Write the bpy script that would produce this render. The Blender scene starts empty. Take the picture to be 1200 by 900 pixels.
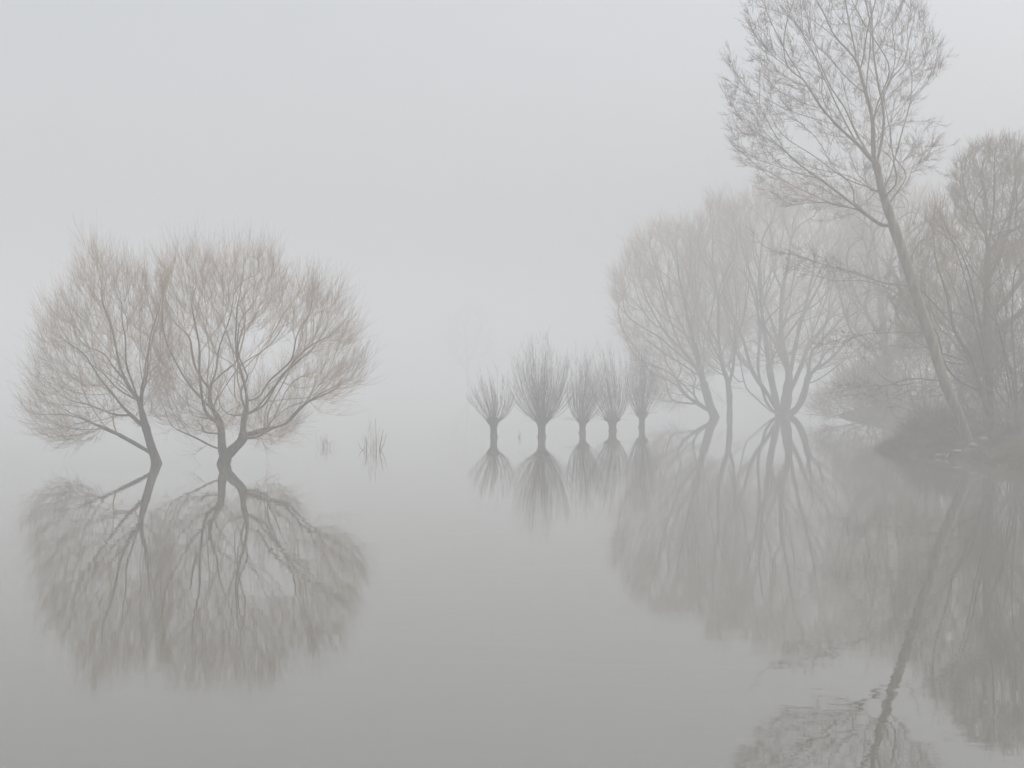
import bpy, math, random
import numpy as np
from mathutils import Vector

# ------------------------------------------------------------------ camera, sky, sun, exposure
scene = bpy.context.scene
C = scene.collection
FPX, CAMH, HOR = 1800.0, 2.4, 440.0      # focal length in photo pixels, eye height, horizon row
cam_d = bpy.data.cameras.new('camera'); cam = bpy.data.objects.new('camera', cam_d); C.objects.link(cam)
cam.location = (0, 0, CAMH)
cam.rotation_euler = (math.radians(90) - math.atan((450 - HOR) / FPX), 0, 0)
cam_d.sensor_width = 36; cam_d.lens = 54; cam_d.clip_start = 0.1; cam_d.clip_end = 3000
scene.camera = cam

SUN_EL, SUN_AZ = 58, 75                  # azimuth from +Y towards +X
world = bpy.data.worlds.new('World'); scene.world = world; world.use_nodes = True
wn = world.node_tree.nodes; wl = world.node_tree.links
for n in list(wn): wn.remove(n)
sky = wn.new('ShaderNodeTexSky'); sky.sky_type = 'NISHITA'; sky.sun_disc = False
sky.sun_elevation = math.radians(SUN_EL); sky.sun_rotation = math.radians(SUN_AZ)
sky.dust_density = 6; sky.air_density = 1.0; sky.ozone_density = 1.0
hs = wn.new('ShaderNodeHueSaturation'); hs.inputs['Saturation'].default_value = 0.30
bg = wn.new('ShaderNodeBackground'); bg.inputs['Strength'].default_value = 0.134
wo = wn.new('ShaderNodeOutputWorld')
wl.new(sky.outputs[0], hs.inputs['Color']); wl.new(hs.outputs[0], bg.inputs['Color']); wl.new(bg.outputs[0], wo.inputs['Surface'])

sun_d = bpy.data.lights.new('sun', 'SUN'); sun = bpy.data.objects.new('sun', sun_d); C.objects.link(sun)
sun_d.energy = 0.68; sun_d.angle = math.radians(25); sun_d.color = (1.0, 0.985, 0.965)
a, e = math.radians(SUN_AZ), math.radians(SUN_EL)
sdir = Vector((math.sin(a) * math.cos(e), math.cos(a) * math.cos(e), math.sin(e)))
sun.rotation_euler = (-sdir).to_track_quat('-Z', 'Y').to_euler()

vs = scene.view_settings
scene.display_settings.display_device = 'sRGB'
vs.view_transform = 'Standard'; vs.look = 'None'; vs.exposure = 0.58; vs.gamma = 1; vs.use_curve_mapping = False
cy = scene.cycles
cy.max_bounces = 8; cy.diffuse_bounces = 2; cy.glossy_bounces = 3; cy.transmission_bounces = 0
cy.volume_bounces = 5; cy.transparent_max_bounces = 4
cy.caustics_reflective = False; cy.caustics_refractive = False
cy.sample_clamp_indirect = 4.0
scene.render.use_persistent_data = False
HAZE_DENSITY, HAZE_TOP = 0.0118, 18.5

# ------------------------------------------------------------------ helpers
def lin(r, g, b):
    f = lambda c: c / 12.92 if c <= .04045 else ((c + .055) / 1.055) ** 2.4
    return (f(r), f(g), f(b), 1)

def tag(o, label=None, cat=None, group=None, kind=None):
    if label: o['label'] = label
    if cat: o['category'] = cat
    if group: o['group'] = group
    if kind: o['kind'] = kind
    return o

def at(u, v, d):
    """photo pixel + distance -> point (vectorised)"""
    u, v, d = np.broadcast_arrays(np.asarray(u, float), np.asarray(v, float), np.asarray(d, float))
    return np.stack([(u - 600) / FPX * d, d, CAMH - (v - HOR) / FPX * d], -1)

def dist_of(v):                          # distance of a waterline row
    return CAMH * FPX / (v - HOR)

def mesh_obj(name, V, F, mat, parent=None, smooth=True, origin=None):
    """V (n,3) array; F list of (m,k) int arrays"""
    V = np.asarray(V, np.float32)
    if origin is not None: V = V - np.asarray(origin, np.float32)
    me = bpy.data.meshes.new(name)
    Fs = [np.asarray(f, np.int32) for f in F if len(f)]
    me.vertices.add(len(V)); me.vertices.foreach_set('co', V.ravel())
    nl = sum(f.size for f in Fs); npoly = sum(len(f) for f in Fs)
    me.loops.add(nl); me.loops.foreach_set('vertex_index', np.concatenate([f.ravel() for f in Fs]))
    tot = np.concatenate([np.full(len(f), f.shape[1], np.int32) for f in Fs])
    st = np.concatenate([[0], np.cumsum(tot)[:-1]]).astype(np.int32)
    me.polygons.add(npoly); me.polygons.foreach_set('loop_start', st); me.polygons.foreach_set('loop_total', tot)
    me.polygons.foreach_set('use_smooth', np.full(npoly, smooth))
    me.update(calc_edges=True); me.validate()
    me.materials.append(mat)
    o = bpy.data.objects.new(name, me); C.objects.link(o)
    if parent is not None: o.parent = parent
    return o

def empty(name, loc):
    o = bpy.data.objects.new(name, None); C.objects.link(o); o.location = loc; o.empty_display_size = 0.3
    return o

class Geo:
    def __init__(s): s.V = []; s.F = {3: [], 4: []}; s.n = 0
    def add(s, V, F):
        F = np.asarray(F); s.V.append(np.asarray(V).reshape(-1, 3)); s.F[F.shape[1]].append(F + s.n); s.n += len(s.V[-1])
    def tubes(s, P, R, S):
        """P (N,K,3), R (N,K): N tubes of K rings, S sides"""
        N, K, _ = P.shape
        if N == 0: return
        T = np.empty_like(P); T[:, 1:-1] = P[:, 2:] - P[:, :-2]; T[:, 0] = P[:, 1] - P[:, 0]; T[:, -1] = P[:, -1] - P[:, -2]
        T /= np.linalg.norm(T, axis=2, keepdims=True) + 1e-9
        av = P[:, -1] - P[:, 0]
        ref = np.eye(3)[np.argmin(np.abs(av), 1)][:, None, :]
        U = np.cross(T, ref); U /= np.linalg.norm(U, axis=2, keepdims=True) + 1e-9
        W = np.cross(T, U)
        an = np.arange(S) * 2 * np.pi / S
        ring = P[:, :, None] + R[:, :, None, None] * (np.cos(an)[None, None, :, None] * U[:, :, None] + np.sin(an)[None, None, :, None] * W[:, :, None])
        i = np.arange(K - 1)[:, None] * S; j = np.arange(S)[None]; jn = (j + 1) % S
        q = np.stack([i + j, i + jn, i + S + jn, i + S + j], -1).reshape(-1, 4)
        off = (np.arange(N) * K * S)[:, None, None]
        s.add(ring, (q[None] + off).reshape(-1, 4))
        if S >= 4:                                     # close thick ends
            for k in (0, K - 1):
                if S == 4: 
                    base = (np.arange(N) * K * S + k * S)[:, None] + np.arange(4)[None]
                    s.F[4].append(base + s.n - N * K * S)
                else:
                    c = np.stack([np.zeros(S - 2, int), np.arange(1, S - 1), np.arange(2, S)], -1)
                    s.F[3].append((c[None] + (np.arange(N) * K * S + k * S)[:, None, None]).reshape(-1, 3) + s.n - N * K * S)
    def build(s, name, mat, parent=None, origin=None, smooth=True):
        return mesh_obj(name, np.concatenate(s.V), [np.concatenate(s.F[k]) for k in (3, 4) if s.F[k]], mat, parent, smooth, origin)

# ------------------------------------------------------------------ materials
def new_mat(name):
    m = bpy.data.materials.new(name); m.use_nodes = True
    nt = m.node_tree; b = nt.nodes['Principled BSDF']
    return m, nt, b

def noisy(name, c1, c2, scale=6, rough=0.9, bump=0.0, stretch=(1, 1, 1), detail=6, bscale=30):
    m, nt, b = new_mat(name)
    tc = nt.nodes.new('ShaderNodeTexCoord'); mp = nt.nodes.new('ShaderNodeMapping'); mp.inputs['Scale'].default_value = stretch
    nz = nt.nodes.new('ShaderNodeTexNoise'); nz.inputs['Scale'].default_value = scale; nz.inputs['Detail'].default_value = detail
    cr = nt.nodes.new('ShaderNodeValToRGB'); cr.color_ramp.elements[0].position = .35; cr.color_ramp.elements[1].position = .68
    cr.color_ramp.elements[0].color = c1; cr.color_ramp.elements[1].color = c2
    nt.links.new(tc.outputs['Object'], mp.inputs[0]); nt.links.new(mp.outputs[0], nz.inputs[0])
    nt.links.new(nz.outputs[0], cr.inputs[0]); nt.links.new(cr.outputs[0], b.inputs['Base Color'])
    b.inputs['Roughness'].default_value = rough
    b.inputs['Specular IOR Level'].default_value = 0.15
    if bump:
        n2 = nt.nodes.new('ShaderNodeTexNoise'); n2.inputs['Scale'].default_value = bscale; n2.inputs['Detail'].default_value = 4
        bp = nt.nodes.new('ShaderNodeBump'); bp.inputs['Strength'].default_value = bump; bp.inputs['Distance'].default_value = .03
        nt.links.new(mp.outputs[0], n2.inputs[0]); nt.links.new(n2.outputs[0], bp.inputs['Height']); nt.links.new(bp.outputs[0], b.inputs['Normal'])
    return m

M_bark = noisy('willow_bark', (.055, .042, .020, 1), (.125, .10, .052, 1), 5, bump=.6, stretch=(3, 3, .6))
M_twig = noisy('willow_twigs', (.30, .185, .09, 1), (.47, .32, .175, 1), .6)
M_pbark = noisy('poplar_bark', (.17, .135, .095, 1), (.34, .28, .20, 1), 3, bump=.8, stretch=(3, 3, .5))
M_ptwig = noisy('poplar_twigs', (.20, .14, .10, 1), (.30, .22, .17, 1), 1)
M_pollbark = noisy('pollard_bark', (.055, .043, .028, 1), (.12, .096, .06, 1), 6, bump=.7, stretch=(3, 3, .7))
M_shoot = noisy('pollard_shoots', (.10, .068, .052, 1), (.17, .12, .095, 1), 1)
M_btwig = noisy('thicket_twigs', (.23, .165, .085, 1), (.35, .265, .145, 1), .8)
M_pale = noisy('pale_dead_stems', (.16, .14, .10, 1), (.26, .23, .18, 1), 4)
M_stone = noisy('pale_stone', (.26, .25, .23, 1), (.42, .41, .38, 1), 7, bump=.4)
M_dead = noisy('dead_wood', (.14, .125, .10, 1), (.27, .25, .21, 1), 5, bump=.5, stretch=(.5, 3, 3))
M_soil = noisy('muddy_bank', (.06, .045, .03, 1), (.15, .115, .075, 1), 1.5, bump=.8, bscale=8)
M_grass = noisy('withered_grass', (.15, .11, .065, 1), (.28, .22, .14, 1), 1.5)

def water_mat():
    m, nt, b = new_mat('flood_water')
    b.inputs['Base Color'].default_value = (.108, .103, .084, 1)
    b.inputs['Roughness'].default_value = .012
    b.inputs['IOR'].default_value = 2.0
    tc = nt.nodes.new('ShaderNodeTexCoord'); mp = nt.nodes.new('ShaderNodeMapping'); mp.inputs['Scale'].default_value = (.55, 1.3, 1)
    n1 = nt.nodes.new('ShaderNodeTexNoise'); n1.inputs['Scale'].default_value = 1.4; n1.inputs['Detail'].default_value = 3
    n2 = nt.nodes.new('ShaderNodeTexNoise'); n2.inputs['Scale'].default_value = 7; n2.inputs['Detail'].default_value = 2
    ad = nt.nodes.new('ShaderNodeMath'); ad.operation = 'MULTIPLY_ADD'; ad.inputs[1].default_value = .16
    bp = nt.nodes.new('ShaderNodeBump'); bp.inputs['Strength'].default_value = 1; bp.inputs['Distance'].default_value = .0013
    nt.links.new(tc.outputs['Object'], mp.inputs[0]); nt.links.new(mp.outputs[0], n1.inputs[0]); nt.links.new(mp.outputs[0], n2.inputs[0])
    nt.links.new(n2.outputs[0], ad.inputs[0]); nt.links.new(n1.outputs[0], ad.inputs[2]); nt.links.new(ad.outputs[0], bp.inputs['Height'])
    nt.links.new(bp.outputs[0], b.inputs['Normal'])
    return m
M_water = water_mat()

# ------------------------------------------------------------------ setting: water, shore, haze
V = np.array([(-380, -300, 0), (380, -300, 0), (380, 680, 0), (-380, 680, 0)], float)
tag(mesh_obj('water', V, [np.array([[0, 1, 2, 3]])], M_water), kind='structure')

SH = np.array([(-300, 60), (-40, 22), (0, 16), (20, 13.6), (36, 13.0), (42, 12.9), (45, 12.3), (48, 11.7), (50.5, 12.0), (52, 13.5), (55, 17.0), (62, 18.2),
               (75, 18.0), (92, 19.5), (110, 26), (150, 40), (300, 90), (670, 200)], float)
def shore_x(y): return np.interp(y, SH[:, 0], SH[:, 1])
_r = np.random.default_rng(5)
_ph = _r.uniform(0, 6.28, (14,)); _kx = _r.normal(0, 1.6, 14); _ky = _r.normal(0, 1.6, 14)
def rough(x, y):
    s = 0
    for k in range(14): s = s + np.sin(_kx[k] * x + _ky[k] * y + _ph[k]) / (1 + k * .35)
    return s * .05
def ground_z(x, y):
    t = x - shore_x(y) + rough(y * 1.7, x * .3) * 1.2
    z = np.where(t < 0, t * .35, .30 * (1 - np.exp(-t / .35)) + np.minimum(t * .10, 1.1))
    return np.maximum(z, -.6) + rough(x, y) * np.clip(t, 0, 1) * .8
ys = np.concatenate([np.linspace(-290, 25, 60), np.arange(25.25, 75, .25), np.geomspace(75, 670, 120)])
ts = np.concatenate([np.arange(-2, 8, .2), np.geomspace(8, 150, 40)])
Y, T = np.meshgrid(ys, ts, indexing='ij'); X = shore_x(Y) + T
X = np.minimum(X, 375); Z = ground_z(X, Y)
nj = len(ts); i = np.arange(len(ys) - 1)[:, None] * nj; j = np.arange(nj - 1)[None]
Q = np.stack([i + j, i + j + 1, i + nj + j + 1, i + nj + j], -1).reshape(-1, 4)
tag(mesh_obj('riverbank', np.stack([X, Y, Z], -1).reshape(-1, 3), [Q], M_soil), kind='structure')

def haze():
    x0, x1, y0, y1, z0, z1 = -400, 400, -320, 720, -1.8, HAZE_TOP
    V = [(x, y, z) for z in (z0, z1) for y in (y0, y1) for x in (x0, x1)]
    F = np.array([[0, 2, 3, 1], [4, 5, 7, 6], [0, 1, 5, 4], [2, 6, 7, 3], [0, 4, 6, 2], [1, 3, 7, 5]])
    m = bpy.data.materials.new('haze_volume'); m.use_nodes = True; nt = m.node_tree
    for n in list(nt.nodes): nt.nodes.remove(n)
    pv = nt.nodes.new('ShaderNodeVolumePrincipled'); out = nt.nodes.new('ShaderNodeOutputMaterial')
    pv.inputs['Color'].default_value = (.86, .875, .885, 1); pv.inputs['Density'].default_value = HAZE_DENSITY
    pv.inputs['Anisotropy'].default_value = 0.0
    nt.links.new(pv.outputs[0], out.inputs['Volume'])
    tag(mesh_obj('haze', V, [F], m, smooth=False), 'pale winter fog hanging over the flooded meadow', 'fog', kind='stuff')
haze()

# ------------------------------------------------------------------ tree growth
def resample(P, step):
    P = np.asarray(P, float)
    # Catmull-Rom through the traced points
    Q = np.vstack([2 * P[0] - P[1], P, 2 * P[-1] - P[-2]]); out = []
    for k in range(1, len(Q) - 2):
        n = max(2, int(np.linalg.norm(Q[k + 1] - Q[k]) / step) + 1)
        t = np.linspace(0, 1, n, endpoint=False)[:, None]
        out.append(.5 * ((2 * Q[k]) + (-Q[k - 1] + Q[k + 1]) * t + (2 * Q[k - 1] - 5 * Q[k] + 4 * Q[k + 1] - Q[k + 2]) * t ** 2 + (-Q[k - 1] + 3 * Q[k] - 3 * Q[k + 1] + Q[k + 2]) * t ** 3))
    out.append(P[-1:])
    return np.vstack(out)

def in_poly(pts, poly):
    x, y = pts[:, 0], pts[:, 1]; px, py = np.asarray(poly, float).T; c = np.zeros(len(x), bool)
    for k in range(len(px)):
        x1, y1, x2, y2 = px[k - 1], py[k - 1], px[k], py[k]
        if y1 == y2: continue
        cr = ((y1 > y) != (y2 > y)) & (x < (x2 - x1) * (y - y1) / (y2 - y1) + x1)
        c ^= cr
    return c

def crown_targets(rng, poly, holes, d, n, depth, edge=.3, clump=.14):
    poly = np.asarray(poly, float); lo, hi = poly.min(0), poly.max(0); out = []
    while sum(map(len, out)) < n:
        p = rng.uniform(lo, hi, (n * 2, 2)); k = in_poly(p, poly)
        for h in holes: k &= ~(in_poly(p, h) & (rng.random(len(p)) > .04))
        out.append(p[k])
    p = np.concatenate(out)[:n]
    # half depth from the width of the outline at that row and the height of it at that column
    rows = np.linspace(lo[1], hi[1], 60); g = np.linspace(lo[0], hi[0], 200)
    L = np.empty(60); R = np.empty(60)
    for k, v in enumerate(rows):
        ins = g[in_poly(np.stack([g, np.full(200, v)], -1), poly)]
        L[k], R[k] = (ins[0], ins[-1]) if len(ins) else (np.nan, np.nan)
    ok = ~np.isnan(L); l = np.interp(p[:, 1], rows[ok], L[ok]); r = np.interp(p[:, 1], rows[ok], R[ok])
    m = (l + r) / 2; hw = (r - l) / 2 + 1e-6
    vv = (p[:, 1] - (lo[1] + hi[1]) / 2) / ((hi[1] - lo[1]) / 2)
    half = depth * np.sqrt(np.clip(1 - ((p[:, 0] - m) / hw) ** 2, 0.02, 1)) * np.sqrt(np.clip(1 - .8 * vv ** 2, .05, 1))
    s = rng.uniform(-1, 1, n); s = np.where(rng.random(n) < edge, np.sign(s) * rng.uniform(.75, 1, n), s)
    X = at(p[:, 0], p[:, 1], d + half * s)
    if clump and n > 100:                # gather the twigs into loose clumps
        c = X[rng.choice(n, max(4, n // 24), replace=False)]
        k = ((X[:, None] - c[None]) ** 2).sum(2).argmin(1)
        w = clump * rng.uniform(.5, 1.3, len(c))[k]
        X = X + (c[k] - X) * w[:, None]
    return X

def grow(rng, limbs, d, targets, step=.16, slope=.45, pathf=.12, turn=.7, zbase=-.35, jit=.02):
    """limbs: list of pixel polylines (first is the trunk). Returns P, parent."""
    P = []; par = []; rem = []
    for k, L in enumerate(limbs):
        sl = 0.0
        if isinstance(L, tuple): L, sl = L
        elif k: sl = rng.choice([-1, 1]) * rng.uniform(.15, 1) * slope
        L = np.asarray(L, float)
        if not P:
            y0 = d; pi = -1
        else:
            A = np.array(P); q = at(*L[0], A[:, 1]); pi = int(np.argmin(np.linalg.norm((q - A)[:, [0, 2]], axis=1))); y0 = A[pi, 1]
        px = np.concatenate([[0], np.cumsum(np.linalg.norm(np.diff(L, axis=0), axis=1))]) * d / FPX
        W = at(L[:, 0], L[:, 1], y0 + sl * px)
        if pi >= 0: W = np.vstack([P[pi], W[1:]]) if len(W) > 1 else W
        R = resample(W, step)
        wob = np.cumsum(rng.normal(0, jit * .5, R.shape), 0); wob -= np.linspace(0, 1, len(R))[:, None] * wob[-1]
        R = R + wob * (k > 0) + wob * .3 * (k == 0)
        if pi < 0:
            P.append(R[0]); par.append(-1); rem.append(0); prev = 0; R = R[1:]
        else: prev = pi; R = R[1:]
        for qi, q in enumerate(R):
            P.append(q); par.append(prev); rem.append((len(R) - qi) * step); prev = len(P) - 1
    nl = len(P); grow.rem = np.array(rem)
    P = np.array(P); par = np.array(par)
    pl = np.zeros(len(P))
    for k in range(1, len(P)): pl[k] = pl[par[k]] + np.linalg.norm(P[k] - P[par[k]])
    D = np.zeros_like(P); D[1:] = P[1:] - P[par[1:]]; D[0] = (0, 0, 1); D /= np.linalg.norm(D, axis=1, keepdims=True) + 1e-9
    cap = len(P) + len(targets) * 8
    PP = np.zeros((cap, 3)); DD = np.zeros((cap, 3)); LL = np.zeros(cap); PA = np.full(cap, -1)
    PP[:nl] = P; DD[:nl] = D; LL[:nl] = pl; PA[:nl] = par; n = nl
    T = targets; best = np.full(len(T), 1e9); bn = np.zeros(len(T), int); alive = np.ones(len(T), bool)
    low = np.percentile(pl, 8)
    def upd(i0, i1):
        for s in range(i0, i1, 40):
            e = min(i1, s + 40)
            v = T[None] - PP[s:e, None]; L = np.sqrt((v * v).sum(2)) + 1e-6
            cs = (v * DD[s:e, None]).sum(2) / L
            c = L * (1 + turn * (1 - cs) + 1.5 * np.maximum(0, -.1 - cs)) + pathf * LL[s:e, None] + (LL[s:e, None] < low) * 2.0
            k = c.argmin(0); cc = c[k, np.arange(len(T))]; w = cc < best
            best[w] = cc[w]; bn[w] = s + k[w]
    upd(0, nl)
    for it in range(len(T)):
        t = int(np.argmin(np.where(alive, best, 1e18))); alive[t] = False
        p = bn[t]; a = PP[p]; b = T[t]; L = np.linalg.norm(b - a)
        if L < step * .4: continue
        m = max(1, min(7, int(L / (step * 1.6))))
        n0 = n; mid = a + DD[p] * L * .4
        for q in range(1, m + 1):
            s = q / m; x = (1 - s) ** 2 * a + 2 * s * (1 - s) * (mid * .6 + (a + b) * .2) + s * s * b
            if q < m: x = x + rng.normal(0, jit, 3)
            if n >= cap: break
            PP[n] = x; PA[n] = p if q == 1 else n - 1; dv = x - PP[PA[n]]; l = np.linalg.norm(dv) + 1e-9
            DD[n] = dv / l; LL[n] = LL[PA[n]] + l; n += 1
        # update costs with the new nodes against targets still alive
        al = np.nonzero(alive)[0]
        if len(al) and n > n0:
            v = T[al][None] - PP[n0:n, None]; Ls = np.sqrt((v * v).sum(2)) + 1e-6
            cs = (v * DD[n0:n, None]).sum(2) / Ls
            c = Ls * (1 + turn * (1 - cs) + 1.5 * np.maximum(0, -.1 - cs)) + pathf * LL[n0:n, None]
            k = c.argmin(0); cc = c[k, np.arange(len(al))]; w = cc < best[al]
            best[al[w]] = cc[w]; bn[al[w]] = n0 + k[w]
    return PP[:n], PA[:n], nl

def skeleton(P, par, r_base, r_tip, nl, smooth=2):
    n = len(P); cnt = np.zeros(n); kids = [[] for _ in range(n)]
    for k in range(n):
        if par[k] >= 0: kids[par[k]].append(k)
    for k in range(n - 1, -1, -1):
        if not kids[k]: cnt[k] = 1
        if par[k] >= 0: cnt[par[k]] += cnt[k]
    main = np.full(n, -1)
    for k in range(n):
        if kids[k]: main[k] = max(kids[k], key=lambda q: cnt[q])
    ip = np.where(par < 0, np.arange(n), par); im = np.where(main < 0, np.arange(n), main)
    for _ in range(smooth):
        Q = .5 * P + .25 * (P[ip] + P[im]); Q[0] = P[0]; tips = main < 0; Q[tips] = P[tips]; P = Q
    p = math.log(r_base / r_tip) / math.log(cnt[0]); r = r_tip * cnt ** p
    chains = []; stack = [(0, -1)]
    while stack:
        k, fr = stack.pop(); ch = [fr] if fr >= 0 else []
        while k >= 0:
            ch.append(k)
            for q in kids[k]:
                if q != main[k]: stack.append((q, k))
            k = main[k]
        chains.append(ch)
    return P, r, cnt, chains, main, kids

def twigs(rng, geo, start, dirs, L, r0, r1, bend, K=4, sub=2, wob=.05, subang=.6, sublen=.45):
    """vectorised shoots: bend = vector the shoot curves towards"""
    N = len(start)
    t = np.linspace(0, 1, K)[None, :, None]
    d = dirs / (np.linalg.norm(dirs, axis=1, keepdims=True) + 1e-9)
    P = start[:, None] + L[:, None, None] * (d[:, None] * t + .5 * bend[:, None] * t ** 2)
    P[:, 1:] += rng.normal(0, wob, (N, K - 1, 3)) * L[:, None, None] * t[:, 1:] 
    R = (r0 * (1 - t[..., 0]) + r1 * t[..., 0]) * np.ones((N, 1))
    geo.tubes(P, R, 3)
    for _ in range(sub):
        k = rng.integers(1, K - 1, N) if K > 2 else np.ones(N, int)
        f = rng.random(N)[:, None]
        s = P[np.arange(N), k] * (1 - f) + P[np.arange(N), k - 1] * f
        dd = P[np.arange(N), k] - P[np.arange(N), k - 1]; dd /= np.linalg.norm(dd, axis=1, keepdims=True) + 1e-9
        dd = dd + rng.normal(0, subang, (N, 3)) + bend * .3
        dd /= np.linalg.norm(dd, axis=1, keepdims=True) + 1e-9
        l2 = L * sublen * rng.uniform(.5, 1.2, N); tt = np.linspace(0, 1, 3)[None, :, None]
        P2 = s[:, None] + l2[:, None, None] * (dd[:, None] * tt + .35 * bend[:, None] * tt ** 2)
        geo.tubes(P2, (r0 * .6 * (1 - tt[..., 0]) + r1 * tt[..., 0]) * np.ones((N, 1)), 3)

def make_tree(name, label, cat, limbs, poly, d, seed, n=1500, holes=(), depth=3.0, r_base=.2, r_tip=.008,
              twig=dict(), mats=(M_bark, M_twig), group=None, slope=.45, limb_min=.045, step=.16, pathf=.3, turn=1.0, extra=None, flare=1.0, max_limbs=14, rmin=.008, more=()):
    rng = np.random.default_rng(seed)
    T = crown_targets(rng, poly, holes, d, n, depth)
    for mp, mn in more:
        T = np.vstack([T, crown_targets(rng, mp, (), d, mn, depth * .6)])
    T = T[T[:, 2] > .12]
    P, par, nl = grow(rng, limbs, d, T, slope=slope, step=step, pathf=pathf, turn=turn)
    P, r, cnt, chains, main, kids = skeleton(P, par, r_base, r_tip, nl)
    r[:nl] = np.maximum(r[:nl], rmin * grow.rem ** .8)
    if flare > 1:
        h = np.clip(1 - np.linalg.norm(P - P[0], axis=1) / (r_base * 5), 0, 1); r = r * (1 + (flare - 1) * h ** 1.5)
    base = P[0].copy(); base[2] = max(0.0, ground_z(base[0], base[1]) if base[0] > shore_x(base[1]) else 0.0)
    root = empty(name, base); tag(root, label, cat, group)
    tr = Geo(); cr = Geo(); limbn = 0
    order = sorted(range(len(chains)), key=lambda c: -r[chains[c][1]] if len(chains[c]) > 1 else 0)
    for oi, c in enumerate(order):
        ch = chains[c]
        if len(ch) < 2: continue
        Pc = P[ch]; rc = r[ch].copy()
        if oi > 0: rc[0] = rc[1]
        rm = rc[1]
        S = 12 if rm > .09 else 8 if rm > .045 else 5 if rm > .02 else 3
        if S >= 8:
            u = np.arange(len(ch)); rc = rc * (1 + .05 * np.sin(u * 1.3 + c) + .04 * rng.normal(0, 1, len(ch)))
        if oi == 0: g = tr
        elif rm > limb_min and limbn < max_limbs:
            g = Geo(); limbn += 1
        elif rm > .022: g = tr
        else: g = cr
        g.tubes(Pc[None], rc[None], S)
        if g is not tr and g is not cr: g.build('limb', mats[0], root, base)
    # shoots at outer nodes
    tw = dict(maxcnt=7, per=2.0, L=(.4, .9), r=(.0045, .002), up=.5, out=.5, rnd=.4, bend=(0, 0, .5), sub=2, droop=0)
    tw.update(twig)
    ok = np.nonzero((cnt <= tw['maxcnt']) & (np.arange(len(P)) > 0))[0]
    ok = ok[P[ok, 2] > .25]
    k = rng.poisson(tw['per'], len(ok)); k = np.where(main[ok] < 0, k + 1, k); idx = np.repeat(ok, k)
    dv = P[idx] - P[par[idx]]; dv /= np.linalg.norm(dv, axis=1, keepdims=True) + 1e-9
    cen = P[ok].mean(0); o = P[idx] - cen; o /= np.linalg.norm(o, axis=1, keepdims=True) + 1e-9
    dirs = dv + o * tw['out'] + np.array([0, 0, tw['up']]) + rng.normal(0, tw['rnd'], (len(idx), 3))
    L = rng.uniform(*tw['L'], len(idx))
    bend = np.tile(np.array(tw['bend'], float), (len(idx), 1)) + rng.normal(0, .12, (len(idx), 3))
    lowk = P[idx, 2] + L * 0 < 1.0
    bend[lowk, 2] = np.abs(bend[lowk, 2])
    twigs(rng, cr, P[idx], dirs, L, tw['r'][0], tw['r'][1], bend, sub=tw['sub'])
    if extra: extra(rng, tr, cr, P, r)
    # crown geometry must not dip below the water by much
    tr.build('trunk', mats[0], root, base); cr.build('crown', mats[1], root, base)
    print(name, 'nodes', len(P), 'twigs', len(idx), 'limbs', limbn)
    return root

# ------------------------------------------------------------------ the two willows at the left
dA = dist_of(543)
A = [[(183, 556), (184, 543), (178, 527), (172, 507), (167, 487), (162.5, 470), (153, 457), (145, 440), (139, 421), (135, 400), (131, 383), (125, 365), (120, 355), (116, 330), (113, 300)],
     [(175, 535), (162, 522), (137, 508), (120, 499), (107, 496), (90, 487), (73, 486), (52, 488)],
     [(168, 505), (157, 493), (143, 480), (127, 458), (113, 442), (100, 420), (83, 405), (62, 392), (50, 384)],
     [(143, 482), (123, 482), (110, 477), (93, 477), (70, 473), (45, 470)],
     [(127, 455), (113, 452), (98, 443), (82, 438), (62, 433), (45, 425)],
     [(128, 462), (113, 461), (95, 460), (67, 450), (42, 445)],
     [(147, 445), (133, 430), (122, 413), (100, 405), (85, 385)],
     [(135, 400), (120, 388), (107, 380), (92, 373), (75, 350)],
     [(165, 473), (167, 453), (171, 438), (171, 420), (177, 405), (182, 385), (187, 365), (190, 347), (190, 325)],
     [(173, 433), (187, 420), (200, 403), (210, 387)],
     [(178, 397), (162, 387), (147, 370), (137, 353), (133, 325)],
     [(182, 378), (173, 355), (170, 330)],
     [(137, 405), (143, 387), (152, 372), (160, 357), (154, 325)],
     [(120, 355), (105, 345), (95, 332)],
     [(113, 442), (112, 425), (100, 400), (92, 385)],
     [(107, 496), (98, 505), (95, 512)],
     [(168, 484), (185, 489), (200, 497)]]
polyA = [(113, 302), (133, 318), (150, 315), (175, 322), (190, 330), (197, 355), (200, 400), (198, 450), (192, 480), (182, 495), (175, 490), (165, 500), (150, 500), (135, 500),
         (120, 512), (100, 522), (75, 522), (50, 516), (38, 495), (36, 465), (44, 430), (50, 390), (62, 362), (86, 335), (95, 312)]
make_tree('willow_tree', 'leftmost tree, a bare willow leaning left in the flood water beside the twin-stemmed willow', 'tree', A, polyA, dA, 11, n=1750,
          more=[([(35, 470), (70, 488), (115, 500), (105, 520), (70, 524), (40, 508)], 80), ([(100, 290), (125, 292), (128, 330), (108, 330)], 25)],
          holes=[[(120, 492), (145, 490), (165, 512), (160, 518), (135, 502)], [(130, 465), (150, 468), (165, 490), (150, 480)]],
          depth=2.3, rmin=.006, r_base=.13, r_tip=.0030, turn=1.1, pathf=.42, flare=1.35, twig=dict(per=1.6, up=.75, out=.45, rnd=.4, L=(.2, .95), r=(.0028,.0012), sub=2))

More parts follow.
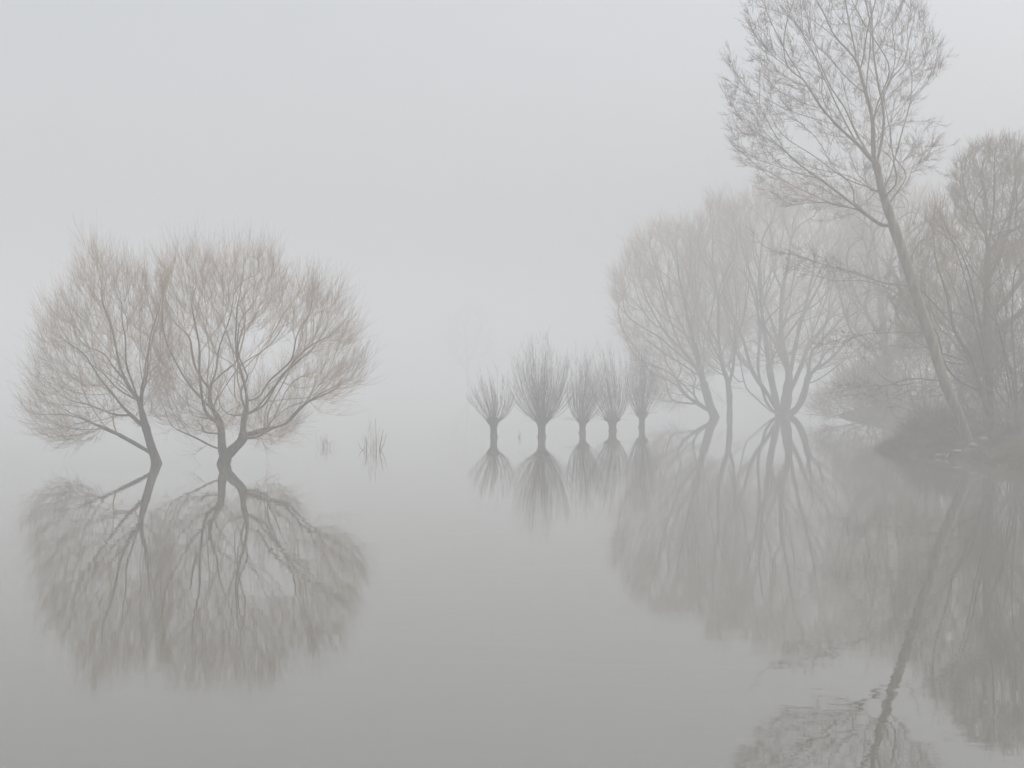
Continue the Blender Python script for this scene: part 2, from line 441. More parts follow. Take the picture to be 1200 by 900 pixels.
dB = dist_of(543.5) - .3
B = [[(262, 556), (262, 542), (267, 533), (277.5, 522), (286, 514), (285, 497.5), (288, 484.5), (290.5, 469), (288, 452), (285, 441), (278.6, 421.7), (276, 400), (277.5, 378), (278, 361), (283, 335), (287, 300)],
     [(263, 536), (261, 526), (262, 508), (259, 491), (249, 476), (245, 456), (236, 443), (228, 428), (224, 405), (221, 393), (204, 378), (193, 357), (190, 335)],
     [(256, 487), (243, 474), (223, 454), (208, 441), (186.5, 419.5), (178, 400), (168, 388)],
     [(219, 450), (197, 443), (180, 441), (160, 436)],
     [(247, 452), (251.5, 435), (252.6, 419.5), (246, 402), (239, 388), (234, 367.5), (223, 346), (204, 326), (190, 312)],
     [(282, 480), (273, 467), (267, 452), (262, 435), (255, 419.5), (247, 403), (240, 385)],
     [(278, 421), (269, 400), (264, 385), (258, 367), (247, 352), (238, 330), (228, 298)],
     [(284, 441), (273, 428), (256, 415), (240, 402), (215, 388), (198, 375)],
     [(272, 465), (274, 440), (274, 428), (268, 400), (262, 370), (262, 330), (258, 305)],
     [(294, 472.6), (305.7, 465), (314, 450), (329.5, 434.7), (344.7, 421.7), (349, 400), (353, 385), (364, 370), (368, 346), (374, 332)],
     [(292, 486), (310, 476), (321, 458.5), (329.5, 443), (345, 428), (364, 413), (392, 406), (408, 398)],
     [(316.5, 473.7), (336, 468), (360, 466), (386, 456), (407.5, 445.5), (424, 427)],
     [(329.5, 448), (353, 456), (375, 450), (398, 440)],
     [(286, 436), (301, 415), (321, 402), (345, 385)],
     [(310, 405), (320, 392), (332, 367.5), (327, 341.5), (322, 318)],
     [(279, 396), (293, 378), (310, 363), (319, 335), (319, 308)],
     [(364, 413), (376, 395), (386, 375), (395, 352)],
     [(256, 526), (243, 519), (223, 508), (202, 499), (180, 487)],
     [(243, 519), (232, 528), (223, 535), (230, 540), (236, 546)],
     [(287, 517), (304, 511), (319, 502), (336, 497), (345, 488)],
     [(288, 508), (301, 508), (321, 500), (340, 505)],
     [(304, 511), (311, 524), (315, 543)],
     [(360, 466), (368, 476), (377, 484), (400, 487)],
     [(255, 497.5), (234, 487), (212.5, 480), (193, 476)],
     [(256, 510), (240, 508), (222, 500), (205, 488)],
     [(259, 491), (268, 482), (280, 476)],
     [(277.5, 378), (270, 350), (268, 320), (262, 300)],
     [(278, 361), (292, 340), (302, 318), (305, 303)]]
polyB = [(230, 292), (250, 312), (268, 300), (288, 292), (305, 305), (322, 306), (345, 334), (372, 330), (392, 345), (405, 365), (411, 390), (416, 405), (428, 428), (422, 446),
         (398, 456), (370, 470), (350, 478), (349, 500), (338, 518), (310, 524), (288, 519), (270, 500), (255, 515), (225, 512), (200, 505), (186, 490), (182, 455), (182, 410), (182, 370), (186, 340), (195, 305), (215, 302)]
holeB = [[(290, 440), (300, 420), (318, 400), (340, 390), (347, 400), (342, 418), (325, 433), (310, 448), (300, 465), (293, 466)],
         [(252, 400), (262, 420), (268, 445), (278, 440), (272, 420), (262, 400)], [(262, 455), (272, 475), (282, 470), (285, 450), (278, 440)],
         [(280, 400), (283, 425), (290, 430), (305, 405), (320, 390), (310, 380), (295, 388)],
         [(345, 428), (420, 410), (415, 422), (360, 440)], [(215, 395), (232, 420), (246, 440), (250, 425), (240, 402), (228, 385)],
         [(330, 450), (350, 462), (320, 468), (300, 478), (318, 460)]]
make_tree('willow_tree', 'wide bare willow with two stems forking at the waterline, second tree from the left', 'tree', B, polyB, dB, 12, n=2500,
          holes=holeB, more=[([(288, 497), (320, 482), (348, 490), (352, 508), (330, 525), (300, 523), (288, 515)], 110), ([(180, 478), (215, 470), (250, 488), (256, 512), (225, 511), (195, 508)], 60), ([(360, 465), (420, 440), (430, 430), (425, 450), (385, 478)], 50)], depth=2.9, rmin=.006, r_base=.175, r_tip=.0030, turn=1.1, pathf=.42, flare=1.15, twig=dict(per=1.6, up=.8, out=.4, rnd=.4, L=(.2, .95), r=(.0028,.0012), sub=2), max_limbs=20)

# ------------------------------------------------------------------ pollard willows
def pollard(u, vw, vneck, vtop, hw, rt, label, seed, nshoot=150, lean=0.0):
    rng = np.random.default_rng(seed)
    d = dist_of(vw); s = d / FPX
    base = at(u, vw, d); base[2] = 0
    neck = (vw - vneck) * s; H = (vw - vtop) * s; W = hw * s * 1.12; r = rt * s
    root = empty('pollard_willow', base); tag(root, label, 'tree', 'pollard willows in a row')
    # trunk with a knobbly head, as a radial grid
    zs = np.array([-.5, -.2, 0, .12, .3, .45, .6, .75, .85, .93, 1.0, 1.1, 1.22, 1.32, 1.38]) * neck
    zs[0] = -.4
    rr = r * np.array([1.4, 1.3, 1.18, 1.04, .96, .95, .99, 1.1, 1.28, 1.5, 1.75, 1.95, 1.85, 1.3, .3]) * 1.06
    S = 24; an = np.arange(S) * 2 * np.pi / S
    lob = np.array([rng.uniform(.02, .09) * np.sin(k * an + rng.uniform(0, 6)) for k in (2, 3, 5, 7)]).sum(0)
    knob = rng.normal(0, .10, (len(zs), S)) * (zs[:, None] > neck * .85)
    knob += rng.normal(0, .025, (len(zs), S))
    R = rr[:, None] * (1 + lob[None] + knob)
    cx = lean * zs / max(H, .1)
    Vt = np.stack([R * np.cos(an) + cx[:, None], R * np.sin(an), np.broadcast_to(zs[:, None], R.shape)], -1)
    i = np.arange(len(zs) - 1)[:, None] * S; j = np.arange(S)[None]; jn = (j + 1) % S
    F = np.stack([i + j, i + jn, i + S + jn, i + S + j], -1).reshape(-1, 4)
    cap = np.array([[(len(zs) - 1) * S, (len(zs) - 1) * S + k, (len(zs) - 1) * S + k + 1] for k in range(1, S - 1)])
    mesh_obj('trunk', Vt.reshape(-1, 3), [cap, F], M_pollbark, root)
    g = Geo()
    N = nshoot; ph = rng.uniform(0, 2 * np.pi, N); q = rng.uniform(0.0, 1, N) ** .6; K = 9
    st = np.stack([np.cos(ph) * r * 1.45 * np.minimum(q * 1.2, 1), np.sin(ph) * r * 1.45 * np.minimum(q * 1.2, 1), neck * (1.28 - .33 * q ** 2) + rng.normal(0, .03, N)], -1)
    hh = (H - neck) * (1.02 - .38 * q ** 2) * rng.uniform(.45, 1.04, N)
    en = st + np.stack([lean * 1.2 + np.cos(ph) * (W * q * rng.uniform(.8, 1.08, N)), np.sin(ph) * (W * q * rng.uniform(.8, 1.08, N)), hh], -1)
    mq = rng.uniform(.52, .74, N); mid = st + np.stack([np.cos(ph) * W * q * mq, np.sin(ph) * W * q * mq, hh * rng.uniform(.28, .42, N)], -1)
    t = np.linspace(0, 1, K)[None, :, None]
    P = (1 - t) ** 2 * st[:, None] + 2 * t * (1 - t) * mid[:, None] + t * t * en[:, None]
    wob = np.cumsum(rng.normal(0, .010, (N, K, 3)), 1); P += wob * t
    r0 = rng.uniform(.003, .009, N)[:, None]
    g.tubes(P, r0 * (1 - t[..., 0]) + .002, 4)
    for _ in range(8):
        k = rng.integers(3, K, N); stp = P[np.arange(N), k]; dd = P[np.arange(N), k] - P[np.arange(N), k - 1]
        dd /= np.linalg.norm(dd, axis=1, keepdims=True); dd = dd + rng.normal(0, .36, (N, 3)) + (0, 0, .3)
        twigs(rng, g, stp, dd, rng.uniform(.2, .6, N) * H / 3.5, .0034, .0015, np.tile((0, 0, .35), (N, 1)), K=3, sub=0)
    # a few thin low shoots drooping sideways from the head
    m = 10; ph = rng.uniform(0, 6.28, m); st = np.stack([np.cos(ph) * r * 1.4, np.sin(ph) * r * 1.4, np.full(m, neck * 1.05)], -1)
    dd = np.stack([np.cos(ph), np.sin(ph), rng.uniform(.1, .7, m)], -1)
    twigs(rng, g, st, dd, rng.uniform(.5, .9, m) * W, .005, .002, np.tile((0, 0, -.15), (m, 1)), K=6, sub=2)
    g.build('shoots', M_shoot, root)
    return root
pollard(579, 512, 495, 440, 24, 3.6, 'smallest pollard willow, leftmost of the row, with a short fan of shoots', 21, 75, lean=-.14)
pollard(635, 512, 494, 404, 35, 3.9, 'largest pollard willow with the widest broom of shoots, second from the left', 22, 170)
pollard(682.5, 507.5, 494, 414, 23, 3.6, 'middle pollard willow of the row, narrow sheaf of shoots beside the largest one', 23, 110, lean=.18)
pollard(718, 505, 493, 409, 22, 4.2, 'pollard willow with a thick squat stem, fourth from the left of the row', 24, 105, lean=-.2)
pollard(752, 501, 487, 400, 23, 3.3, 'rightmost slim pollard willow of the row, nearest to the leaning grey willow', 25, 115, lean=.12)

# ------------------------------------------------------------------ big foggy willows in the middle distance
dC = dist_of(489)
soft = dict(per=2.4, up=.35, out=.35, rnd=.5, L=(.6, 1.4), r=(.007, .003), sub=2, bend=(0, 0, .3))
Cc = [[(839, 494), (838, 489), (831.7, 475), (826.7, 455), (816.7, 431.7), (800, 410), (793, 395), (787, 380), (779, 355), (771, 324), (760, 285)],
      [(833, 486), (808, 466.7), (783, 445), (765, 438), (742, 420)],
      [(823, 461.7), (803, 448), (790, 442.5), (767, 440)],
      [(832, 480), (808, 473), (780, 471), (768, 468)],
      [(808, 435), (793, 413), (773, 395), (753, 383), (735.6, 370.7), (724, 355)],
      [(824, 450), (818, 420), (808, 380), (797, 330), (788, 285)],
      [(800, 410), (780, 390), (765, 365), (750, 335)]]
polyC = [(718, 350), (724, 318), (745, 285), (765, 268), (790, 262), (815, 268), (830, 300), (835, 350), (835, 400), (830, 440), (812, 462), (800, 474), (772, 472), (758, 445), (738, 415), (722, 380)]
make_tree('leaning_willow', 'grey misty willow leaning left over the water, just right of the pollard row', 'tree', Cc, polyC, dC, 31, n=1400,
          depth=4, r_base=.27, r_tip=.009, turn=1.0, pathf=.42, twig=soft, step=.3, slope=.4)
Dd = [[(855, 494), (855, 488), (855, 470), (853, 447), (846.7, 430), (843, 405), (841.7, 380), (842, 353), (835, 320), (824, 289), (822, 262)],
      [(856, 450), (859, 430), (860, 413), (862, 390), (862, 350), (858, 300)],
      [(848, 440), (833, 438), (806.7, 440)],
      [(846.7, 426.7), (833, 401.7), (816.7, 383), (805, 360)],
      [(843, 405), (830, 380), (815, 345), (808, 310)],
      [(854, 478), (845, 468), (840, 462)]]
polyD = [(800, 300), (812, 262), (830, 240), (850, 232), (872, 245), (880, 290), (880, 350), (872, 400), (862, 432), (835, 440), (812, 425), (800, 380), (796, 340)]
make_tree('slender_willow', 'slender grey tree on one thin straight stem, left of the many-stemmed willow', 'tree', Dd, polyD, dist_of(488.5), 32, n=900,
          depth=3.5, r_base=.17, r_tip=.009, turn=1.0, pathf=.42, twig=soft, step=.3, slope=.3)
Ee = [[(917, 496), (918, 487), (920, 478), (923, 455), (923, 430), (916.7, 405), (915, 380), (917, 340), (925, 300), (930, 255)],
      [(914, 488), (905, 483), (883, 463), (870, 451.7), (850, 428), (843, 400), (838, 360)],
      [(910, 486), (898, 473), (891, 450), (888, 430), (890, 396.7), (888, 370), (885, 340), (878, 317), (868, 285)],
      [(914, 486), (910, 470), (903, 435), (897, 396.7), (893, 365), (890, 320), (893, 275)],
      [(923, 448), (928, 430), (933, 405), (938, 380), (948, 340), (955, 300), (962, 258)],
      [(923, 488), (932, 482), (943, 460), (948, 435), (950, 413), (953, 380), (968, 340), (988, 305)],
      [(947, 453), (955, 447), (973, 435), (1000, 413), (1020, 400)],
      [(948, 438), (973, 423), (1000, 419), (1025, 415)],
     [(953, 395), (985, 360), (1015, 325), (1030, 295)],
     [(950, 413), (975, 390), (1010, 372), (1038, 360)],
     [(940, 370), (968, 320), (992, 275)],
      [(927, 470), (938, 430), (946.7, 405), (960, 370), (975, 330)],
      [(912, 484), (900, 462), (882, 435), (872, 400), (860, 370)],
      [(917, 340), (905, 310), (905, 270)],
      [(898, 473), (884, 462), (868, 455)]]
polyE = [(838, 300), (850, 255), (880, 228), (915, 215), (955, 220), (990, 240), (1020, 285), (1035, 340), (1035, 390), (1010, 418), (975, 428), (950, 440), (930, 425), (905, 430), (880, 440), (858, 430), (842, 380)]
make_tree('multi_stem_willow', 'broad grey misty willow with many stems fanning from one base at the waterline', 'tree', Ee, polyE, dist_of(487), 33, n=2700,
          depth=6, r_base=.50, r_tip=.009, turn=1.0, pathf=.42, twig=dict(soft, per=2.2), step=.3, slope=.35, limb_min=.07, max_limbs=16)

# faint tree far off behind the pollards, and faint taller crown behind the poplar
far = dict(per=2.5, up=.4, out=.4, rnd=.5, L=(.8, 1.8), r=(.02, .01), sub=1)
make_tree('distant_tree', 'barely visible round tree far off in the fog, above the smallest pollard', 'tree',
          [[(548, 470), (548, 440), (547, 410), (545, 380)], [(548, 440), (535, 410), (530, 385)], [(547, 425), (560, 400), (565, 380)]],
          [(520, 400), (525, 370), (545, 352), (568, 365), (580, 395), (570, 425), (530, 428)], 285, 41, n=400, depth=5, r_base=.3, r_tip=.03, twig=far, step=.6)
make_tree('tall_misty_tree', 'tall pale tree fading into the fog behind the leaning poplar trunk', 'tree',
          [[(1040, 486), (1040, 460), (1036, 400), (1030, 340), (1025, 290), (1020, 250)], [(1038, 430), (1060, 380), (1080, 320), (1088, 270)], [(1036, 400), (1005, 350), (990, 300)], [(1031, 350), (1045, 300), (1050, 250)]],
          [(975, 330), (985, 270), (1005, 225), (1035, 210), (1075, 220), (1110, 260), (1120, 320), (1110, 380), (1080, 420), (1020, 420), (985, 380)], 84, 42, n=1500,
          depth=6, r_base=.3, r_tip=.02, twig=dict(soft, per=2), step=.3)

# ------------------------------------------------------------------ leaning poplar on the bank
dF = 45.0
F_ = [[(1139, 534), (1136, 524), (1127, 495.6), (1115.5, 469), (1104, 442), (1095.6, 415.6), (1088, 390), (1079, 364), (1069, 335), (1058, 299), (1047, 269), (1040, 248), (1031.5, 220), (1026.8, 196.7), (1022, 182), (1021, 140), (1012.7, 109.7), (1003, 70), (996, 35), (989, 0), (982, -50), (975, -95)],
      [(1027, 192), (1032.5, 168), (1034.8, 140), (1031, 116.7), (1024, 70), (1022, 35), (1019.7, 0), (1015, -60), (1018, -95)],
      [(1013, 108), (1018, 70), (1018, 30), (1008, -20)],
      [(1026, 195), (1003, 168), (984.7, 151.7), (961, 123.7), (945, 98), (921.7, 60.7), (905, 30), (897, 0), (890, -30)],
      [(961, 126), (933, 119), (910, 105), (890, 85)],
      [(940, 89), (910, 70), (887, 47), (880, 30)],
      [(1003, 167), (991.7, 140), (980, 116.7), (966, 88.7), (952, 58), (933, 25.7), (921.7, 0), (910, -40)],
      [(1013, 108), (991.7, 91), (970.7, 67.7), (949.7, 46.7), (930, 28), (905, -10)],
      [(1003, 70), (980, 44), (968, 21), (956.7, 0), (945, -40)],
      [(980, 44), (960, 30), (945, 18), (935, -20)],
      [(1044, 263), (1035, 266), (1009, 245.7), (981, 224.7), (960, 208), (930, 187), (918, 173), (904, 150), (882, 114), (865.7, 91), (854, 68)],
      [(960, 208), (937, 204), (911, 194), (888, 187), (868, 178)],
      [(921, 175), (900, 163), (886.7, 156), (863, 137.7), (852, 117)],
      [(1032.7, 227), (1004.7, 215), (986, 207), (962, 206)],
      [(1007, 246), (972, 238.7), (937, 233), (909, 233)],
      [(1010, 249), (985, 254), (965, 258)],
      [(1070, 338), (1045, 333), (1023, 327), (988, 315.7), (960, 306), (937, 298), (911, 294.7), (895, 287.7), (885.7, 276)],
      [(1031, 123.7), (1050, 107), (1073, 93), (1096.7, 74.7), (1108, 68)],
      [(1031, 116), (1043, 93), (1060, 75), (1073, 62)],
      [(1024, 67.7), (1038, 42), (1057, 7), (1065, -25)],
      [(1022, 40), (1035, 10), (1040, -30)],
      [(1034, 226), (1040, 212), (1053.7, 203.7), (1074.7, 193), (1084, 185), (1098, 175.7), (1114, 171)],
      [(1076, 193), (1092, 196), (1106, 206)],
      [(1035, 151.7), (1054.7, 143.5), (1078, 142), (1103, 147)],
      [(1033, 172), (1050, 170), (1066, 168)],
      [(1089, 392), (1070, 390), (1046.7, 389), (1010, 393), (980, 401.7), (956.7, 403)],
      [(1105, 449), (1095, 446), (1071, 444), (1035.5, 451), (1004, 453), (975.5, 460)],
      [(1106, 453), (1082, 453), (1060, 462), (1033, 473)],
      [(1110, 462), (1095, 463), (1080, 470), (1070, 480)],
      [(1060, 300), (1080, 285), (1095, 262)],
      [(1050, 280), (1070, 262), (1076, 245)]]
polyF = [(1010, -120), (1050, -90), (1072, -30), (1085, 25), (1106, 62), (1104, 85), (1082, 112), (1065, 135), (1100, 150), (1110, 168), (1090, 198), (1065, 215), (1050, 240), (1040, 225),
         (1010, 250), (960, 250), (905, 240), (880, 205), (860, 180), (852, 140), (846, 95), (852, 66), (872, 90), (888, 100), (878, 55), (872, 10), (880, -30), (920, -80)]
polyF = [(x, y) for x, y in polyF]
moreF = [([(885, 268), (940, 285), (1020, 318), (1075, 330), (1070, 352), (980, 334), (900, 312)], 120), ([(945, 398), (1050, 376), (1090, 385), (1088, 412), (1000, 418)], 80), ([(972, 450), (1030, 440), (1102, 442), (1112, 465), (1060, 484), (1000, 472)], 110)]
make_tree('leaning_poplar', 'tall bare tree with a long trunk leaning left from the bank, top out of frame', 'tree', F_, polyF, dF, 51, n=2500,
          depth=3.0, rmin=.006, r_base=.165, r_tip=.0028, turn=1.5, pathf=.3, flare=1.3, mats=(M_pbark, M_ptwig), step=.18, slope=.4, max_limbs=24, limb_min=.035, more=moreF,
          holes=[[(915, 150), (940, 185), (962, 192), (958, 165), (930, 142)], [(1040, 150), (1100, 152), (1090, 168), (1045, 165)]],
          twig=dict(per=1.7, up=.2, out=.35, rnd=.5, L=(.15, .5), r=(.0042, .003), bend=(0, 0, .35), sub=3, maxcnt=9))

# ------------------------------------------------------------------ right-hand bank trees and thicket
dG = 55.0
make_tree('round_crowned_tree', 'dense round-crowned bare tree rising above the thicket at the right edge', 'tree',
          [[(1158, 505), (1158, 470), (1156, 400), (1155.6, 345), (1155.6, 283), (1149, 265), (1136, 243), (1128, 215)], [(1156, 330), (1175, 290), (1185, 240), (1190, 200)],
           [(1155, 300), (1163, 250), (1165, 200)], [(1157, 380), (1195, 330), (1230, 270), (1245, 220)], [(1150, 268), (1135, 266), (1122, 262)], [(1157, 400), (1190, 370), (1240, 330)]],
          [(1112, 225), (1120, 192), (1140, 172), (1175, 166), (1215, 168), (1255, 190), (1285, 235), (1290, 290), (1260, 330), (1210, 330), (1170, 300), (1150, 275), (1125, 262)], dG, 61, n=2600,
          depth=3.0, r_base=.19, r_tip=.006, mats=(M_pollbark, M_btwig), twig=dict(per=3.0, up=.5, out=.4, rnd=.6, L=(.2, .55), r=(.005, .0025), sub=2))

def thicket(label, base, tops, poly, d, seed, n, depth, rb=.09, name='thicket_tree', mats=(M_pollbark, M_btwig), **tw):
    rng = np.random.default_rng(seed)
    limbs = []
    for k, (tu, tv) in enumerate(tops):
        m1 = (base[0] + (tu - base[0]) * .25 + rng.normal(0, 3), base[1] + (tv - base[1]) * .4)
        m2 = (base[0] + (tu - base[0]) * .6 + rng.normal(0, 4), base[1] + (tv - base[1]) * .75)
        L = [(base[0] + rng.normal(0, 1), base[1] + 4)] if k == 0 else []
        limbs.append(L + [base, m1, m2, (tu, tv)])
    t = dict(per=2.0, up=.35, out=.3, rnd=.6, L=(.3, .8), r=(.005, .0025), sub=2); t.update(tw)
    return make_tree(name, label, 'tree' if 'tree' in name else 'shrub', limbs, poly, d, seed, n=n, depth=depth, r_base=rb, r_tip=.006, mats=mats, twig=t, step=.2, slope=.5)

thicket('bare many-stemmed tree right behind the poplar trunk, branches reaching left over it', (1165, 508), [(1075, 335), (1098, 245), (1120, 280), (1150, 300), (1110, 380)],
        [(1040, 345), (1062, 310), (1072, 275), (1100, 240), (1140, 262), (1170, 290), (1185, 380), (1175, 450), (1120, 465), (1095, 430), (1060, 400)], 48.5, 71, 1150, 2.0, .11)
thicket('tangled bare tree filling the right edge of the picture above the bank', (1195, 512), [(1150, 330), (1190, 300), (1230, 290), (1260, 330), (1170, 380)],
        [(1130, 380), (1145, 310), (1190, 280), (1260, 280), (1300, 340), (1290, 450), (1220, 480), (1150, 470)], 47.6, 72, 1500, 2.4, .12)
thicket('brown brushy shrub on the bank between the poplar foot and the right edge', (1185, 520), [(1140, 430), (1165, 400), (1195, 410), (1225, 430), (1125, 470)],
        [(1118, 470), (1135, 420), (1180, 385), (1240, 400), (1270, 450), (1250, 505), (1180, 515), (1135, 505)], 47.8, 73, 850, 1.2, .05, name='thicket_shrub', rnd=.8)
thicket('dark bushy shrub on the far bank seen just left of the poplar trunk', (1085, 500), [(1040, 400), (1065, 360), (1090, 345), (1115, 380), (1030, 440)],
        [(990, 450), (1005, 425), (1020, 430), (1030, 395), (1050, 400), (1058, 350), (1085, 335), (1100, 355), (1120, 330), (1150, 370), (1160, 450), (1145, 495), (1060, 500), (1020, 485)], 70, 74, 1500, 3.2, .09, name='thicket_shrub', r=(.009, .005), L=(.5, 1.5), per=1.3)
thicket('low drooping grey shrub over the water on the far shore, beyond the headland', (1020, 494), [(960, 475), (980, 452), (1010, 440), (1040, 445), (970, 488)],
        [(948, 484), (962, 462), (990, 440), (1025, 428), (1055, 440), (1065, 480), (1040, 500), (1000, 500), (965, 494)], 80, 75, 1000, 2.5, .07, name='thicket_shrub', r=(.009, .005), L=(.4, 1.2), up=-.1, per=1.3)
thicket('low reddish-brown scrub on the headland tip left of the poplar foot', (1100, 519), [(1060, 500), (1085, 480), (1110, 478), (1130, 490)],
        [(1050, 518), (1062, 500), (1085, 485), (1120, 480), (1140, 500), (1130, 518), (1090, 524)], 49.3, 76, 900, .9, .025, name='thicket_shrub', r=(.006, .003), L=(.2, .5), rnd=.8)

# pale arching stems, lower right
def arching(label, base_u, d, seed, n, spread, h):
    rng = np.random.default_rng(seed); p0 = at(base_u, 500, d); p0[2] = ground_z(p0[0], p0[1])
    root = empty('arching_shrub', p0); tag(root, label, 'shrub', 'pale arching shrubs on the bank')
    g = Geo(); ph = rng.uniform(0, 6.28, n); st = rng.normal(0, .12, (n, 3)); st[:, 2] = -.05
    L = rng.uniform(.6, 1.1, n) * h; t = np.linspace(0, 1, 10)[None, :, None]
    o = np.stack([np.cos(ph), np.sin(ph) * .8, np.zeros(n)], -1) * (spread * rng.uniform(.3, 1, n))[:, None]
    P = st[:, None] + o[:, None] * t ** 1.3 + np.array([0, 0, 1.0]) * (L[:, None, None] * (1.7 * t - 1.05 * t ** 2))
    P += np.cumsum(rng.normal(0, .01, P.shape), 1)
    g.tubes(P, .010 * (1 - t[..., 0]) * np.ones((n, 1)) + .003, 4)
    g.build('stems', M_pale, root)
    g2 = Geo()
    for _ in range(6):
        k = rng.integers(3, 9, n); dd = P[np.arange(n), k] - P[np.arange(n), k - 1]; dd /= np.linalg.norm(dd, axis=1, keepdims=True)
        twigs(rng, g2, P[np.arange(n), k], dd + rng.normal(0, .5, (n, 3)), rng.uniform(.15, .5, n), .004, .002, np.tile((0, 0, .1), (n, 1)), sub=1)
    g2.build('twigs', M_pale, root)
arching('pale straw-coloured shrub with arching stems at the right edge of the bank', 1192, 44.5, 81, 46, 1.5, 1.7)
arching('smaller pale shrub with arching stems just right of the poplar foot', 1163, 45.8, 82, 26, 1.0, 1.1)

# withered grass and litter on the bank (uncountable)
rng = np.random.default_rng(91)
yy = rng.uniform(34, 56, 60000); tt = np.abs(rng.normal(0, 2.2, 60000)) - .12; xx = shore_x(yy) + tt
kk = rng.random(60000) < (.35 + .65 * (np.sin(xx * 2.1 + 1.3 * np.sin(yy)) * np.sin(yy * 1.7) > -.1))
xx, yy = xx[kk], yy[kk]; zz = ground_z(xx, yy); kk = zz > -.03; xx, yy, zz = xx[kk], yy[kk], zz[kk]; n = len(xx)
g = Geo(); L = rng.uniform(.06, .32, n); dd = rng.normal(0, .55, (n, 3)); dd[:, 2] = rng.uniform(.3, 1, n)
twigs(rng, g, np.stack([xx, yy, zz - .02], -1), dd, L, .004, .0015, np.tile((0, 0, -.5), (n, 1)), K=3, sub=0)
tag(g.build('bank_grass', M_grass), 'withered brown grass and litter covering the low bank', 'grass', kind='stuff')

# stones and dead wood at the water's edge
def stone(u, v, size, seed, label):
    # find the bank point seen at this pixel
    d = np.linspace(38, 54, 1200); p = at(u, v, d); z = ground_z(p[:, 0], p[:, 1]); z = np.where(p[:, 0] < shore_x(p[:, 1]) - 1, -.5, z)
    k = int(np.argmax(p[:, 2] <= np.maximum(z, 0))); c = p[k]
    import bmesh
    bm = bmesh.new(); bmesh.ops.create_icosphere(bm, subdivisions=3, radius=1); r = np.random.default_rng(seed)
    K = r.normal(0, 1.6, (6, 3)); ph = r.uniform(0, 6, 6); sc = np.array(size) * r.uniform(.85, 1.15, 3)
    for vv in bm.verts:
        q = np.array(vv.co); f = 1 + .09 * np.sin(K @ q + ph).sum() ; q = np.sign(q) * np.abs(q) ** .8 * f; vv.co = q * sc
    me = bpy.data.meshes.new('stone'); bm.to_mesh(me); bm.free(); me.materials.append(M_stone)
    for pg in me.polygons: pg.use_smooth = True
    o = bpy.data.objects.new('stone', me); C.objects.link(o); o.location = (c[0], c[1], max(0, ground_z(c[0], c[1])) + size[2] * .25); o.rotation_euler = (0, 0, r.uniform(0, 3))
    tag(o, label, 'stone', 'pale stones at the foot of the poplar')
    return c
stone(1140, 524, (.11, .10, .09), 1, 'brightest pale stone, right at the foot of the leaning poplar')
stone(1152, 516, (.15, .09, .07), 2, 'pale flat stone higher on the bank just right of the poplar foot')
stone(1104, 534, (.16, .08, .04), 3, 'flat pale stone at the water edge, leftmost of the stones')
stone(1122, 530, (.14, .09, .05), 4, 'flat pale stone left of the poplar foot near the water')
def log(label, u0, v0, u1, v1, d0, d1, r, seed):
    rng = np.random.default_rng(seed); a = at(u0, v0, d0); b = at(u1, v1, d1)
    for q in (a, b): q[2] = max(.02, ground_z(q[0], q[1])) + r * .7
    t = np.linspace(0, 1, 12)[:, None]; P = a + (b - a) * t + rng.normal(0, .012, (12, 3)); base = a.copy()
    root = empty('dead_branch', base); tag(root, label, 'branch', 'dead branches lying on the bank')
    g = Geo(); g.tubes((P - base)[None], (r * (1 - .5 * t[:, 0]))[None], 8); g.build('stem', M_dead, root)
    for k in (3, 6, 8, 10, 11):
        g = Geo(); twigs(rng, g, (P - base)[[k]], rng.normal(0, .6, (1, 3)) + (b - a) / np.linalg.norm(b - a) + (0, 0, .3), rng.uniform(.2, .4, 1), .012, .004, np.zeros((1, 3)), sub=0)
        g.build('side_twig', M_dead, root)
log('pale dead branch lying along the slope left of the poplar foot', 1108, 532, 1128, 526, 44.2, 45.5, .03, 5)
log('pale dead branch lying uphill right of the poplar foot', 1146, 522, 1168, 512, 45.2, 47.5, .03, 6)

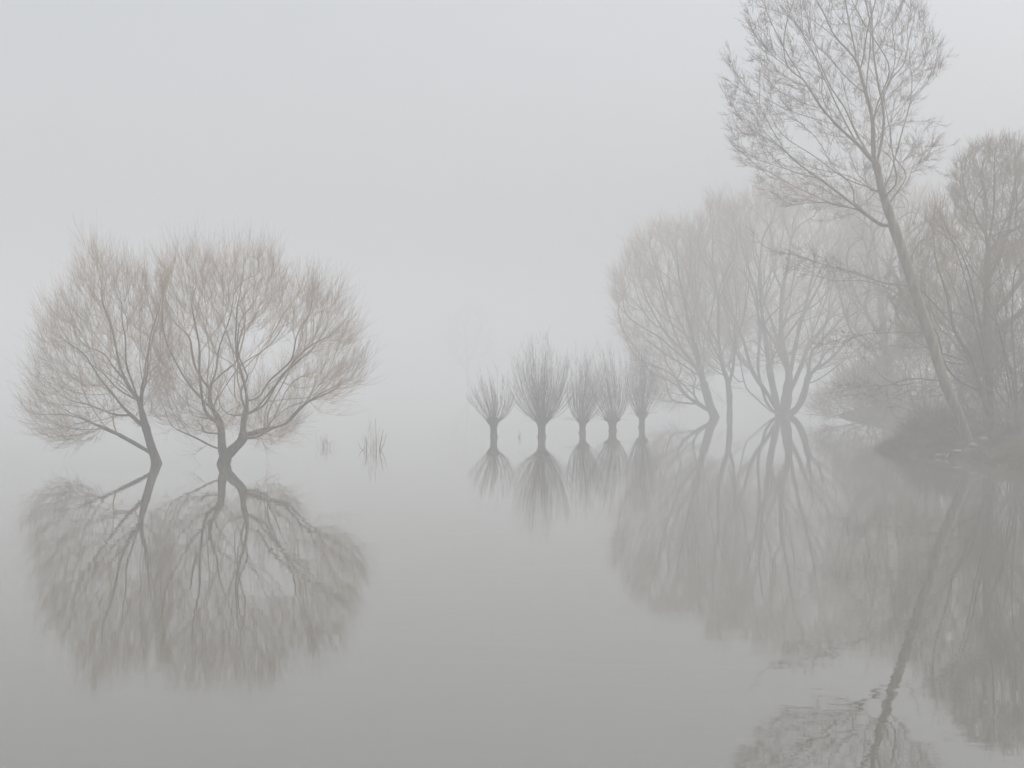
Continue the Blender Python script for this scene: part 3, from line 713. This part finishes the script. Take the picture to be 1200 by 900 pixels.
# ------------------------------------------------------------------ drowned shrubs, reeds, sticks in the water
def sticks(name, label, cat, vw, stems, nfine, hw, vtop, seed, r=.02, group=None, mat=M_pollbark):
    rng = np.random.default_rng(seed); d = dist_of(vw); s = d / FPX
    u0 = np.mean([q[0][0] for q in stems]); base = at(u0, vw, d); base[2] = 0
    root = empty(name, base); tag(root, label, cat, group)
    for st in stems:
        L = np.array(st, float); dy = rng.uniform(-.3, .3); L = np.vstack([[2 * L[0, 0] - L[1, 0] if False else L[0, 0], vw + 3], L])
        P = resample(at(L[:, 0], L[:, 1], d + dy), .04) - base
        g = Geo(); rr = r * rng.uniform(.6, 1.1) * np.linspace(1, .35, len(P)); g.tubes(P[None], rr[None], 6); g.build('stem', mat, root)
    if nfine:
        g = Geo(); u = u0 + rng.normal(0, hw * .4, nfine); P0 = at(u, vw, d + rng.uniform(-.5, .5, nfine)); P0[:, 2] = -.05; P0 -= base
        H = (vw - vtop) * s * rng.uniform(.35, 1.0, nfine); dd = rng.normal(0, .16, (nfine, 3)); dd[:, 2] = 1
        dd[:, 0] += (u - u0) / hw * .25
        bb = rng.normal(0, .15, (nfine, 3))
        if nfine < 6:
            for k in range(nfine):
                g = Geo(); twigs(rng, g, P0[[k]], dd[[k]], H[[k]], .006, .002, bb[[k]], K=6, sub=0); g.build('twig', M_btwig, root)
        else:
            twigs(rng, g, P0, dd, H, .005, .002, bb, K=6, sub=2, subang=.3); g.build('twigs', M_btwig, root)
    return root
sticks('drowned_shrub', 'clump of dark twigs in open water between the twin-stemmed willow and the pollards', 'shrub', 528,
       [[(425, 528), (422, 524), (420, 519)], [(424.5, 528), (427, 525.5), (426.5, 522)], [(429.6, 528), (429, 520), (428.4, 511)], [(437.5, 528), (437.3, 522), (438.3, 517)],
        [(440.8, 528), (441, 515), (440.3, 503), (440, 490)], [(444.7, 528), (446, 520), (447.5, 511), (449, 503)], [(441.5, 528), (440, 521), (438, 515)], [(446, 528), (450, 520), (453, 508)]], 16, 14, 488, 101, r=.015)
sticks('reed_tuft', 'faint tuft of thin reeds in the water just right of the twin-stemmed willow', 'reeds', 524,
       [[(379, 524), (379.5, 515), (380, 508)], [(383, 524), (382, 516), (381, 512)]], 16, 9, 503, 102, r=.008, mat=M_btwig)
sticks('lone_stick', 'single thin twiggy stick in the water between the two leftmost pollards', 'stick', 512.5, [[(608, 512), (608.5, 508), (607.5, 503)], [(609, 512), (610, 509), (611, 506)]], 3, 2, 506, 103, r=.018, mat=M_btwig)
sticks('thin_post', 'thin upright stick in the water just off the small headland', 'stick', 513, [[(1051, 513), (1051, 508), (1050.5, 502)]], 0, 2, 503, 105, r=.02)
